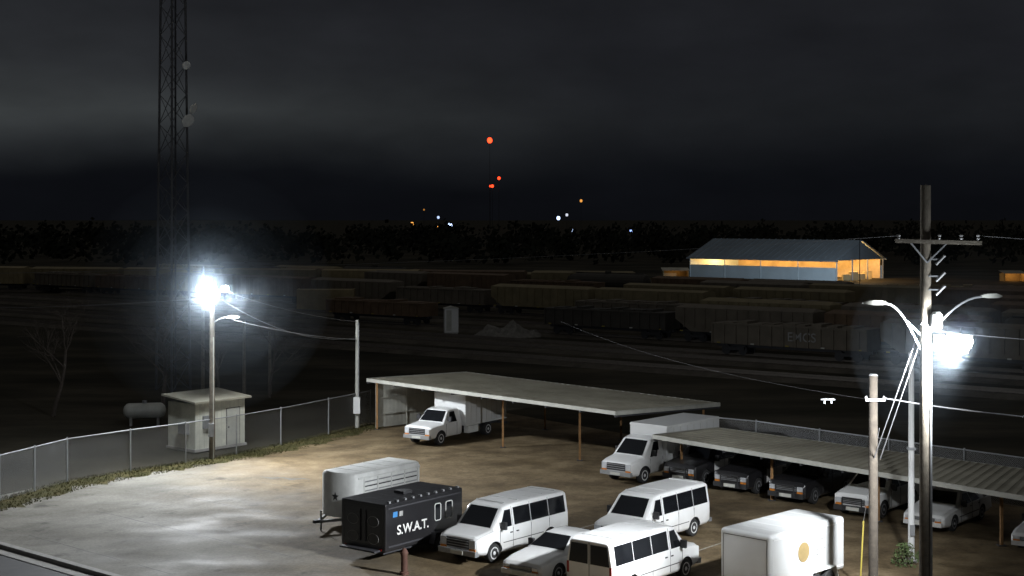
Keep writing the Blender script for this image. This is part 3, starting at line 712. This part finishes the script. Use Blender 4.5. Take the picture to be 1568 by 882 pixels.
e=empty('utility_pole',12.3,43.7); b=MB()
b.cyl((0,0,-.2),(0,0,13.9),.20,.15,M['wood'],16)
b.beam((-.95,-.2,12.25),(1.6,-.2,12.18),.1,.12,M['wood']); b.beam((-.5,-.2,12.2),(0,-.16,11.6),.04,.04,M['steel']); b.beam((.6,-.2,12.2),(0,-.16,11.6),.04,.04,M['steel'])
for x in (-.85,.35,1.0,1.5): b.lathe((x,-.2,12.27),(0,0,1),[(0,.03),(.05,.06),(.09,.04),(.14,.06),(.18,.03)],M['porcelain'],12)
b.lathe((.25,-.25,9.65),(0,0,1),[(0,.13),(.06,.17),(.42,.17),(.5,.1)],M['boxwhite'],16)
for z in (11.7,11.2,10.8):
    b.cyl((.25,-.2,z-.15),(.5,-.25,z+.12),.04,.04,M['porcelain'],8); b.beam((.05,-.15,z),(.4,-.22,z),.04,.04,M['steel'])
b.cyl((.12,-.2,0),(.1,-.16,9.2),.04,.04,M['steel'],8)
flood(b,(.82,-.5,9.3),(-.3,-1,-.2),.46,.44); flood(b,(1.02,-.5,9.28),(0,-1,-.2),.46,.44); flood(b,(.92,-.45,9.12),(-.2,-1,-.3),.46,.42)  # heads clustered to fill out one overexposed blob
b.beam((.1,-.05,9.2),(.9,-.3,9.2),.07,.07,M['steel']); b.box(.2,.5,-.22,.02,9.0,9.45,M['siding'])
cobra(b,(-.1,0,8.9),(-1.25,-.2,10.4)); cobra(b,(.15,.1,9.5),(1.85,.6,10.55))
b.beam((-.1,0,9.4),(-.62,-.1,9.9),.04,.04,M['steel'])
b.obj('pole_and_lamps',e,smooth=40)
e=empty('utility_pole',11.9,48.4); b=MB(); b.cyl((0,0,-.2),(0,0,7.75),.16,.14,M['woodd'],14); b.beam((-.3,-.18,6.95),(.35,-.18,6.95),.07,.08,M['steel'])
for x in (-.28,.3): b.lathe((x,-.18,6.98),(0,0,1),[(0,.03),(.05,.05),(.1,.02)],M['porcelain'],10)
b.lathe((0,0,7.73),(0,0,1),[(0,.16),(.05,.12)],M['steel'],12); b.obj('pole',e,smooth=40)
for dx in (-.04,.1): wire((12.2+dx,43.6,9.8),(11.95+dx*1.5,48.3,5.0),.0,.018,'guy_wire')
e=empty('steel_pole',15,55.2); b=MB(); b.cyl((0,0,0),(0,0,7.85),.125,.10,M['boxwhite'],16); b.cyl((0,0,0),(0,0,.12),.24,.22,M['concrete'],16); b.box(-.08,.08,-.2,-.1,1,1.4,M['steel']); b.box(-.14,.14,-.14,.14,4.2,4.3,M['steel']); b.obj('pole',e,smooth=40)
wire((12.2,48.3,7.0),(19.5,46.5,6.4),.12,.022)
wire((11.6,48.2,6.98),(3,92,6.4),.5,.004)
wire((13.8,43.5,12.4),(60,60,12.3),.8,.007); wire((11.45,43.5,12.4),(-60,20,14),1.5,.004)
wire((12.3,43.6,9.6),(30,48,9.0),.4,.01)
e=empty('cable_splice_case',10.75,50.0,0,6.74); b=MB(); b.lathe((-.25,0,0),(1,0,0),[(0,.02),(.06,.04),(.44,.04),(.5,.02)],M['steel'],10); b.beam((-.12,0,0),(-.12,0,-.14),.05,.05,M['steel']); b.beam((.12,0,0),(.12,0,-.14),.05,.05,M['steel']); b.obj('case',e,smooth=40)
e=empty('guy_guard',12.2,51.5); b=MB(); b.cyl((0,0,0),(.12,0,2.3),.03,.03,M['yellow'],8); b.cyl((.12,0,2.3),(-.1,-3.1,6),.01,.01,M['cable'],5); b.obj('guard',e)
e=empty('bollard',-3.9,53.2); b=MB(); b.lathe((0,0,0),(0,0,1),[(0,.17),(.1,.17),(.12,.12),(.7,.12),(.78,.15),(.85,.13),(.95,.06)],M['rustdark'],14); b.obj('post',e,smooth=40)

leaf=mat('leaves',(.09,.13,.04),.8,0,3,.5)
def bush(x,y,r,h,n,name='shrub'):
    e=empty(name,x,y); b=MB()
    for k in range(7):
        a=random.random()*6.28; b.cyl((0,0,0),(math.cos(a)*r*.6,math.sin(a)*r*.6,h*random.uniform(.6,1)),.015,.006,M['bark'],5)
    for _ in range(n):
        a=random.random()*6.28; q=r*random.random()**.6; z=random.random()*h; q*=(1-.5*(z/h)**2)
        c=Vector((math.cos(a)*q,math.sin(a)*q,z)); u=Vector((random.gauss(0,1),random.gauss(0,1),random.gauss(0,1))).normalized()*.06; v=u.orthogonal().normalized()*.035
        b.add([c-u,c+v,c+u,c-v],[(0,1,2,3)],leaf)
    b.obj('foliage',e)
bush(14.6,54.6,.5,.8,300); bush(15.5,55.2,.35,.5,180); bush(-8.0,92.5,.6,.8,250)

def tower():
    e=empty('lattice_radio_tower',-25.4,110,0.3,GZ); b=MB(); Ht=40; TS=M['towersteel']
    def leg(k,z): 
        r=1.45-(.55*z/Ht); a=k*2*math.pi/3+.4; return Vector((r*math.cos(a),r*math.sin(a),z))
    n=18
    for k in range(3):
        for i in range(n):
            z0=Ht*i/n; z1=Ht*(i+1)/n
            b.cyl(leg(k,z0),leg(k,z1),.09,.085,TS,8)
            b.cyl(leg(k,z0),leg((k+1)%3,z1),.03,.03,TS,5,False); b.cyl(leg((k+1)%3,z0),leg(k,z1),.025,.025,TS,5,False)
    b.cyl((.2,0,0),(.2,0,Ht),.08,.08,M['dark'],6)
    def dish(z,x,y,r,d):
        b.lathe((x,y,z),d,[(0,r*.2),(.12,r*.7),(.22,r),(.3,r*1.02),(.32,r*.9)],M['whitetext'],20)
    dish(20.3,.9,-1.0,.5,(.6,-1,-.6)); dish(21.2,1.25,-.7,.4,(1,-.8,-.6)); dish(24.4,.8,-.9,.32,(.5,-1,-.5))
    b.obj('lattice',e)
tower()

def bare_tree(x,y,h,seed,name='bare_tree'):
    rnd=random.Random(seed); e=empty(name,x,y,0,GZ); b=MB()
    def grow(p,d,L,r,lev):
        q=p; n=4
        for i in range(n):
            d=(d+Vector((rnd.gauss(0,.12),rnd.gauss(0,.12),rnd.gauss(.03,.06)))).normalized(); q2=q+d*L/n; r2=r*.86
            b.cyl(q,q2,r,r2,M['bark'],6 if lev<2 else 4,False)
            if lev<4 and i>0:
                for _ in range(2 if lev<3 else 1):
                    s=(d*.6+Vector((rnd.gauss(0,.6),rnd.gauss(0,.6),rnd.gauss(.25,.3)))).normalized(); grow(q2,s,L*rnd.uniform(.45,.65),r2*.55,lev+1)
            q=q2;r=r2
    grow(Vector((0,0,0)),Vector((0,0,1)),h*.62,h*.022,0); b.obj('trunk_and_branches',e)
for i,(x,y,h) in enumerate(((-24,101,7.5),(-19.8,98,6),(-30,96,7),(-17.5,106,5.5))): bare_tree(x,y,h,i)
for x,y,h in ((-22.3,106,9.5),(-19.5,107,5.5),(-17.8,108,4.6)):
    e=empty('utility_pole',x,y,0,GZ); b=MB(); b.cyl((0,0,0),(0,0,h),.14,.1,M['wood'],10); b.beam((-.7,0,h-.4),(.7,0,h-.4),.09,.1,M['wood']); b.obj('pole',e)

# ------------------------------------------------------------------ rail yard
rust=mat('boxcar_rust',(.17,.11,.065),.8,0,.8,.4); tan=mat('boxcar_tan',(.36,.29,.16),.8,0,.6,.35); olive=mat('boxcar_olive',(.26,.215,.12),.8,0,.6,.35); blk=mat('tankcar_dark',(.06,.054,.045),.7,0,.8,.3); gry=mat('hopper_brown_grey',(.17,.145,.11),.75,0,.6,.35)
ballast=surface('ballast','ballast')
def bogie(b,x,m=None):
    m=M['dark']
    for s in (-1,1):
        b.box(x-1.1,x+1.1,s*.95-.08,s*.95+.08,.45,.75,m)
        for w in (-.85,.85): b.cyl((x+w,s*.75,.46),(x+w,s*.87,.46),.46,.46,m,14)
def freight_car(kind,x,y,ang,m,L=15,h=4.2,graf=False):
    names={'box':'boxcar','hop':'hopper_car','tank':'tank_car','gon':'gondola_car'}
    e=empty(names[kind],x,y,ang,GZ+.3); b=MB(); W=1.5
    bogie(b,-L/2+2); bogie(b,L/2-2); b.box(-L/2,L/2,-.4,.4,.7,1.05,M['dark'])
    for s in (-1,1):
        b.box(s*L/2-.25,s*L/2+.25,-.15,.15,.75,1.0,M['dark'])
        for q in range(5): xx=-L/2+.6+q*(L-1.4)/4; b.box(xx,xx+.35,s*(W+.12)-.01,s*(W+.12)+.01,1.08,1.2,M['plate'] if q%2 else M['yellow'])
    if kind=='box':
        b.add([(-L/2,-W,1.05),(L/2,-W,1.05),(L/2,W,1.05),(-L/2,W,1.05),(-L/2,-W,h-.2),(L/2,-W,h-.2),(L/2,W,h-.2),(-L/2,W,h-.2),(-L/2,0,h),(L/2,0,h)],
              [(0,3,2,1),(0,1,5,4),(2,3,7,6),(4,5,9,8),(6,7,8,9),(1,2,6,9,5),(3,0,4,8,7)],m)
        for s in (-1,1):
            k=0
            while -L/2+k*.9<L/2-.1:
                xx=-L/2+k*.9; b.box(xx,xx+.1,s*W-.06 if s>0 else -W-.06,W+.06 if s>0 else -W+.06,1.05,h-.2,m); k+=1
            b.box(-1.4,1.4,s*(W+.09)-.03,s*(W+.09)+.03,1.15,h-.35,m)
    elif kind=='gon':
        b.box(-L/2,L/2,-W,W,1.05,h,m); k=0
        while -L/2+k*1.2<L/2:
            for s in (-1,1): b.box(-L/2+k*1.2,-L/2+k*1.2+.15,s*(W+.06)-.07,s*(W+.06)+.07,1.05,h,m)
            k+=1
        b.box(-L/2-.02,L/2+.02,-W-.1,W+.1,h-.12,h+.02,m)
        for q in range(9):
            xx=-L/2+1+q*(L-2)/9; b.box(xx,xx+random.uniform(.7,1.5),-1.1,1.1,h,h+random.uniform(.05,.3),m)
    elif kind=='hop':
        a=[(-L/2,2.3),(-L/2+1.8,1.1),(L/2-1.8,1.1),(L/2,2.3),(L/2,h-.3),(-L/2,h-.3)]
        vs=[(p[0],-W,p[1]) for p in a]+[(p[0],W,p[1]) for p in a]+[(-L/2+.3,0,h),(L/2-.3,0,h)]
        b.add(vs,[(0,1,2,3,4,5),(11,10,9,8,7,6),(0,6,7,1),(1,7,8,2),(2,8,9,3),(3,9,10,4),(0,5,11,6),(5,4,13,12),(11,12,13,10),(5,12,11),(4,10,13)],m)
        for k in range(12):
            xx=-L/2+1+k*(L-2)/11
            for s in (-1,1): b.box(xx,xx+.1,s*(W+.05)-.06,s*(W+.05)+.06,1.5,h-.3,m)
    else:
        b.lathe((-L/2+.3,0,2.4),(1,0,0),[(0,.6),(.2,1.2),(.6,1.4),(L-1.2,1.4),(L-.8,1.2),(L-.6,.6)],m,20)
        b.cyl((0,0,3.7),(0,0,4.1),.5,.5,m,12); b.beam((-L/2+1,0,3.86),(L/2-1,0,3.86),.6,.05,M['dark'])
    b.obj('car_body',e)
    if graf: text('EMCS',1.15,M['greytext'],e,(1.5,-W-.12,1.95),(math.pi/2,0,0),'graffiti')
def track(x0,y0,x1,y1):
    d=Vector((x1-x0,y1-y0,0)).normalized(); s=Vector((-d.y,d.x,0)); A=Vector((x0,y0,0));C=Vector((x1,y1,0))
    e=empty('railway_track'); b=MB(); z=GZ
    def V(p,o,h): q=p+s*o; return (q.x,q.y,z+h)
    b.add([V(A,-2.6,.01),V(A,-1.6,.26),V(A,1.6,.26),V(A,2.6,.01),V(C,-2.6,.01),V(C,-1.6,.26),V(C,1.6,.26),V(C,2.6,.01)],[(0,1,5,4),(1,2,6,5),(2,3,7,6)],ballast)
    for o in (-.72,.72): b.beam(V(A,o,.36),V(C,o,.36),.07,.15,M['rail'])
    L=(C-A).length; n=int(L/1.2)
    for k in range(n): p=A.lerp(C,k/n); b.beam(V(p,-1.3,.25),V(p,1.3,.25),.24,.08,M['bark'])
    b.obj('ballast_rails_sleepers',e)
D=Vector((.8,-.6)); O=Vector((17.9,121))
for o in (0,9,14,24,34,46,60,72,86): 
    c=O+Vector((.6,.8))*o; a=c-D*150; q=c+D*80; track(a.x,a.y,q.x,q.y)
A1=math.atan2(-.6,.8)
def row(o,t0,cars):
    c=O+Vector((.6,.8))*o; t=t0
    for (k,m_,h,g) in cars:
        if k: p=c+D*t; freight_car(k,p.x,p.y,A1,m_,15.2,h,g)
        t+=16.4
def mix_row(o,t0,n,seed,hmax=4.0,gap=.12):
    rr=random.Random(seed); cars=[]
    for i in range(n):
        if rr.random()<gap: cars.append((None,0,0,0)); continue
        k=rr.choice(['hop','hop','hop','tank','gon','box']); m_={'hop':rr.choice([gry,rust,olive]),'tank':blk,'gon':rr.choice([rust,gry]),'box':rr.choice([rust,olive])}[k]
        cars.append((k,m_,3.0 if k=='gon' else hmax,0))
    row(o,t0,cars)
row(14,-1,[('gon',gry,2.9,1),('hop',gry,3.9,0),('gon',rust,3.0,0)])
row(24,-60,[('gon',rust,2.6,0),(None,0,0,0),('gon',blk,2.8,0),('hop',gry,3.8,0),('hop',rust,3.8,0),('tank',blk,4.1,0),('hop',gry,4.1,0),('gon',olive,3,0)])
mix_row(34,-30,7,3,3.9)
mix_row(46,-150,14,11,3.9,.15)
mix_row(60,-40,8,5,3.8)
mix_row(72,-150,13,21,3.9,.05)
mix_row(86,-150,11,8,3.6,.05)
P0=Vector((-118,262));P1=Vector((92,218)); track(P0.x,P0.y,P1.x,P1.y); d=(P1-P0).normalized(); A2=math.atan2(d.y,d.x)
for i in range(12):
    p=P0+d*(9+i*17.6); right=p.x>26
    k=random.choice(['box','hop','box','hop']) if not right else 'gon'
    freight_car(k,p.x,p.y,A2,[olive,tan,olive,tan,olive,tan,rust][i%7],16.4,(2.05 if right else 4.0))
e=empty('shipping_container',-25.8,204,.02,GZ); b=MB(); b.box(-3.9,3.9,-1.2,1.2,.1,2.9,tan)
for k in range(26): b.box(-3.8+k*.3,-3.68+k*.3,-1.23,-1.2,.25,2.75,tan)
for s in (-1,1): b.box(s*3.85-.08,s*3.85+.08,-1.25,1.25,.1,2.95,tan)
b.obj('container_body',e)
e=empty('relay_cabinet',-6.6,159,.15,GZ); b=MB(); b.box(-.75,.75,-.5,.5,.5,3.1,M['boxwhite']); b.add([(-.85,-.6,3.1),(.85,-.6,3.1),(.85,.6,3.1),(-.85,.6,3.1),(0,-.6,3.35),(0,.6,3.35)],[(0,1,4),(2,3,5),(1,2,5,4),(3,0,4,5),(0,3,2,1)],M['siding']); b.box(-.7,.7,-.45,.45,0,.5,M['concrete']); b.box(-.55,0,-.53,-.5,.7,2.9,M['siding']); b.obj('cabinet',e)
e=empty('gravel_pile',0,160,0,GZ); b=MB(); vs=[];fs=[]; nx,ny=26,12
for j in range(ny+1):
    for i in range(nx+1):
        u=i/nx*2-1;v=j/ny*2-1; h=max(0,1-(abs(u)**2+v*v))*1.2*(1+.35*math.sin(u*9)+random.uniform(-.25,.25)); vs.append((u*4.0-.5,v*2.6,h-.02))
for j in range(ny):
    for i in range(nx): fs.append((j*(nx+1)+i,j*(nx+1)+i+1,(j+1)*(nx+1)+i+1,(j+1)*(nx+1)+i))
b.add(vs,fs,mat('gravel',(.22,.21,.19),.95,0,2,.5,.5)); b.obj('heap',e)

# ------------------------------------------------------------------ warehouse with lit interior
def spot(loc,energy,name,target,angle=150,col=(.92,.96,1.0),blend=1.0,size=.3):
    l=bpy.data.lights.new(name,'SPOT'); l.energy=energy; l.color=col; l.shadow_soft_size=size
    l.spot_size=math.radians(angle); l.spot_blend=blend
    o=bpy.data.objects.new(name,l); COL.objects.link(o); o.location=loc
    o.rotation_euler=(Vector(target)-Vector(loc)).to_track_quat('-Z','Y').to_euler()
    return o
def point(loc,energy,name,col=(.86,.93,1.0),size=.3):
    l=bpy.data.lights.new(name,'POINT'); l.energy=energy; l.color=col; l.shadow_soft_size=size
    o=bpy.data.objects.new(name,l); COL.objects.link(o); o.location=loc; return o
def warehouse():
    e=empty('open_sided_warehouse',64.5,292,0,GZ)
    u=Vector((-.76,.65,0)); w=Vector((.65,.76,0)); L,W,he,hr=34.7,20,4.2,8.1
    rm=mat('warehouse_roof',(.17,.205,.235),.6,0,.15,.25); wm=mat('warehouse_wall_blue',(.50,.60,.66),.7,0,.2,.2)
    P=lambda a,c,z:(u*a+w*c)+Vector((0,0,z))
    b=MB(); o=.6
    for s,(c0,c1) in enumerate(((-o,W/2),(W+o,W/2))):
        b.quad(P(-o,c0,he-.1),P(L+o,c0,he-.1),P(L+o,c1,hr),P(-o,c1,hr),rm)
        for k in range(24):
            t=L*k/23; b.beam(P(t,c0,he-.05),P(t,c1,hr+.05),.12,.1,rm)
        b.beam(P(-o,c0,he-.15),P(L+o,c0,he-.15),.1,.3,rm)
    b.obj('roof',e)
    b=MB()
    for c in (0,W):
        b.quad(P(0,c,0),P(L,c,0),P(L,c,2.7),P(0,c,2.7),wm)
        for k in range(5): b.beam(P(L*k/4,c,0),P(L*k/4,c,he),.16,.16,wm)
    b.quad(P(L,0,0),P(L,W,0),P(L,W,he),P(L,0,he),wm); b.add([P(L,0,he),P(L,W,he),P(L,W/2,hr-.1)],[(0,1,2)],wm); b.add([P(0,0,he-.1),P(0,W,he-.1),P(0,W/2,hr-.1)],[(0,1,2)],rm)
    for c in (0,W*.33,W*.66,W): b.beam(P(0,c,0),P(0,c,he),.25,.25,M['steel'])
    iw=mat('warehouse_inner_wall',(.55,.42,.25),.8,0,.5,.4)
    b.quad(P(.3,W*.97,0),P(L,W*.97,0),P(L,W*.97,he-.2),P(.3,W*.97,he-.2),iw)
    for k in range(4): b.beam(P(1,W*(.3+.15*k),0),P(1,W*(.3+.15*k),1.2+.5*(k%2)),1.6,1.6,tan)
    b.obj('walls_and_frame',e)
    for t in (.06,.37,.63,.9):
        lo=point(P(L*t,W*.5,he+.2),5000 if t<.1 else 3400,'interior_lamp',(1,.56,.18)); lo.parent=e
warehouse()
e=empty('yard_floodlight_mast',62,262,0,GZ); b=MB(); b.cyl((0,0,0),(0,0,9.0),.08,.06,M['dark'],8); b.box(-.4,.4,-.12,.12,8.9,9.3,M['dark']); b.obj('mast',e)
spot((62,262.5,8.9),22000,'yard_flood_bulb',(56,300,2),110,(.76,.88,1.0))
def lit_shed(x,y,w,h,pw,name='lit_shed'):
    e=empty(name,x,y,0,GZ); b=MB(); b.box(0,w,3,3.1,0,h,tan); b.box(-.1,0,0,3,0,h,tan); b.box(w,w+.1,0,3,0,h,tan)
    b.add([(-.3,-.3,h),(w+.3,-.3,h),(w+.3,3.3,h+.5),(-.3,3.3,h+.5)],[(0,1,2,3)],M['roofmetal']); b.obj('walls',e)
    lo=point((w/2,1.0,h-.3),pw,'interior_lamp',(1,.5,.15),.2); lo.parent=e
lit_shed(31,300,5,1.9,40); lit_shed(98,292,4,1.6,120)

# ------------------------------------------------------------------ distant lights, masts, tree line
def light_mast(x,y,z,col,r,st,name='beacon_mast',rad=.25):
    e=empty(name,x,y,0,GZ); b=MB(); b.cyl((0,0,0),(0,0,z-GZ),rad,rad*.6,M['dark'],6)
    b.beam((0,0,z-GZ),(r*1.2,0,z-GZ),.15,.15,M['dark'])
    m=emis(name+'_lens',col,st); b.lathe((0,-rad-r*.2,z-GZ-r),(0,0,1),[(0,r*.5),(r*.5,r*.9),(r,r),(r*1.5,r*.9),(r*2,r*.5)],m,10); b.obj('mast_and_lamp',e)
R=(1,.055,.015); s=1500/2250
for X,py,r,st in ((-22.7,215,2.7,4.0),(-13.3,273,1.6,3),(-20.0,285,1.5,3),(-22.2,285,1.1,2.5)):
    light_mast(X,1500,13+(330-py)*s,R,r,st)
OR=(1,.42,.08); BL_=(.50,.65,1); WH=(.8,.85,1)
for X,Y,Z,c,r,st in ((-47.6,700,9,OR,.85,1.8),(-38.5,770,7.4,OR,.7,1.6),(-33,782,7.6,BL_,1.3,3.4),(-39,778,12.0,BL_,.7,1.4),(28.5,903,11.4,BL_,1.15,3),(35,938,13.4,WH,.9,.9),
                   (36,870,4.1,BL_,.9,1.2),(47,1000,23,OR,.95,1.0),(69,850,4.3,(.3,.45,1),1.0,2),(62,720,2.5,WH,.8,1.2),(70,717,2.0,WH,.9,1.4),(67,718,2.2,BL_,.5,.9),(-45.5,760,16,OR,.45,.4),(19,880,5.5,WH,.55,.35)):
    light_mast(X,Y,Z,c,r,st,'street_lamp',.12)
dl=mat('distant_foliage',(.030,.032,.024),.95,0,.1,.5,spec=.02)
b=MB()
for _ in range(620):
    x=random.uniform(-360,360); y=random.uniform(380,640)
    h=random.uniform(7,10.5)*(y/520); r=random.uniform(3,7)
    for _k in range(42):
        v=Vector((random.gauss(0,1),random.gauss(0,1),random.gauss(0,1))).normalized()*random.random()**.4
        c=Vector((x+v.x*r,y+v.y*r,h*.5+v.z*h*.48)); u=Vector((random.gauss(0,1),random.gauss(0,1),random.gauss(0,1))).normalized()*random.uniform(.5,1.2); q=u.orthogonal().normalized()*random.uniform(.5,1.1)
        b.add([c-u,c+q,c+u,c-q],[(0,1,2,3)],dl)
b.obj('distant_tree_line')

# ------------------------------------------------------------------ lights
spot((-16.2,77.75,8.9),17500,'floodlight_bulb',(-12,61,0),155)
spot((-15.1,78.1,9.0),12000,'floodlight_bulb',(-4,80,0),150)
point((-16.2,77.5,9.7),3000,'lamp_spill')
spot((13.1,42.6,9.2),40000,'floodlight_bulb',(-5,63,1.8),124)
point((13.2,42.6,9.7),500,'lamp_spill')

# nested scattering spheres added to imitate glare around the lamp heads
def halo_volume(c,R,dens):
    me=bpy.data.meshes.new('halo_volume'); bm=bmesh.new(); bmesh.ops.create_icosphere(bm,subdivisions=4,radius=R); bm.to_mesh(me); bm.free()
    o=bpy.data.objects.new('lamp_halo',me); COL.objects.link(o); o.location=c
    mm=bpy.data.materials.new('halo_volume'); mm.use_nodes=True; nt=mm.node_tree; nt.nodes.clear(); o_=nt.nodes.new('ShaderNodeOutputMaterial'); vsn=nt.nodes.new('ShaderNodeVolumeScatter')
    vsn.inputs['Density'].default_value=dens; vsn.inputs['Color'].default_value=(.72,.86,1,1); vsn.inputs['Anisotropy'].default_value=0; nt.links.new(vsn.outputs[0],o_.inputs['Volume']); me.materials.append(mm)
for R,dn in ((6.5,.00028),(4.6,.0005),(3.2,.0011),(2.1,.0026),(1.3,.007),(.8,.016)):
    halo_volume((-16.1,78.0,8.95),R,dn*1.15)
for R,dn in ((3.2,.0003),(2.3,.0006),(1.6,.0011),(1.1,.0025),(.75,.006),(.5,.015)):
    halo_volume((13.15,43.0,9.2),R,dn)

# ------------------------------------------------------------------ world: overcast night sky with town glow
w=bpy.data.worlds.new('World'); sc.world=w; w.use_nodes=True; nt=w.node_tree; nt.nodes.clear(); N=nt.nodes.new; Lk=nt.links.new
out=N('ShaderNodeOutputWorld'); bg=N('ShaderNodeBackground'); tc=N('ShaderNodeTexCoord'); sp=N('ShaderNodeSeparateXYZ'); Lk(tc.outputs['Generated'],sp.inputs[0])
def wn(scale,loc,det=5):
    mp=N('ShaderNodeMapping'); mp.inputs['Scale'].default_value=scale; mp.inputs['Location'].default_value=loc; Lk(tc.outputs['Generated'],mp.inputs[0])
    nz=N('ShaderNodeTexNoise'); nz.inputs['Scale'].default_value=1.6; nz.inputs['Detail'].default_value=det; Lk(mp.outputs[0],nz.inputs['Vector']); return nz.outputs['Fac']
def mth(op,a,c=0.0):
    x=N('ShaderNodeMath'); x.operation=op
    for i,q in enumerate((a,c)):
        if isinstance(q,(int,float)): x.inputs[i].default_value=q
        else: Lk(q,x.inputs[i])
    return x.outputs[0]
wob=mth('MULTIPLY',mth('SUBTRACT',wn((3,3,8),(0,0,0),4),.5),.045)
ze=mth('ADD',sp.outputs['Z'],wob)
def ramp(stops):
    r=N('ShaderNodeValToRGB'); Lk(ze,r.inputs[0]); e_=r.color_ramp.elements
    while len(e_)<len(stops): e_.new(.5)
    for q,(p,c) in zip(e_,stops): q.position=p; q.color=(*c,1)
    return r.outputs[0]
r=ramp([(0.0,(.0034,.0038,.0052)),(.03,(.0040,.0046,.0062)),(.065,(.0080,.0088,.0108)),(.11,(.0105,.0112,.0138)),(.2,(.016,.017,.020)),(.5,(.055,.055,.054)),(1,(.09,.088,.085))])
r2=ramp([(0.022,(0,0,0)),(.045,(.012,.0135,.0138)),(.07,(.034,.038,.038)),(.10,(.015,.0165,.017)),(.15,(0,0,0))])
mr=N('ShaderNodeMapRange'); mr.inputs[1].default_value=.08; mr.inputs[2].default_value=-.33; mr.inputs[3].default_value=0.1; mr.inputs[4].default_value=1.0; Lk(sp.outputs['X'],mr.inputs[0])
sc1=N('ShaderNodeVectorMath'); sc1.operation='SCALE'; Lk(r2,sc1.inputs[0]); Lk(mr.outputs[0],sc1.inputs['Scale'])
ad=N('ShaderNodeVectorMath'); ad.operation='ADD'; Lk(r,ad.inputs[0]); Lk(sc1.outputs[0],ad.inputs[1])
mott=mth('ADD',mth('MULTIPLY',wn((7,7,18),(4,2,9),9),.8),.6)
sc2=N('ShaderNodeVectorMath'); sc2.operation='SCALE'; Lk(ad.outputs[0],sc2.inputs[0]); Lk(mott,sc2.inputs['Scale'])
Lk(sc2.outputs[0],bg.inputs[0]); bg.inputs[1].default_value=1.0; Lk(bg.outputs[0],out.inputs[0])

# ------------------------------------------------------------------ camera
cd=bpy.data.cameras.new('camera'); cam=bpy.data.objects.new('camera',cd); COL.objects.link(cam); sc.camera=cam
cam.location=(0,0,13); cam.rotation_euler=(math.pi/2,0,0); cd.lens=51.66; cd.sensor_width=36; cd.shift_y=-111/1568; cd.clip_end=6000; cd.clip_start=.5
sc.view_settings.view_transform='Standard'; sc.view_settings.look='None'; sc.view_settings.exposure=0
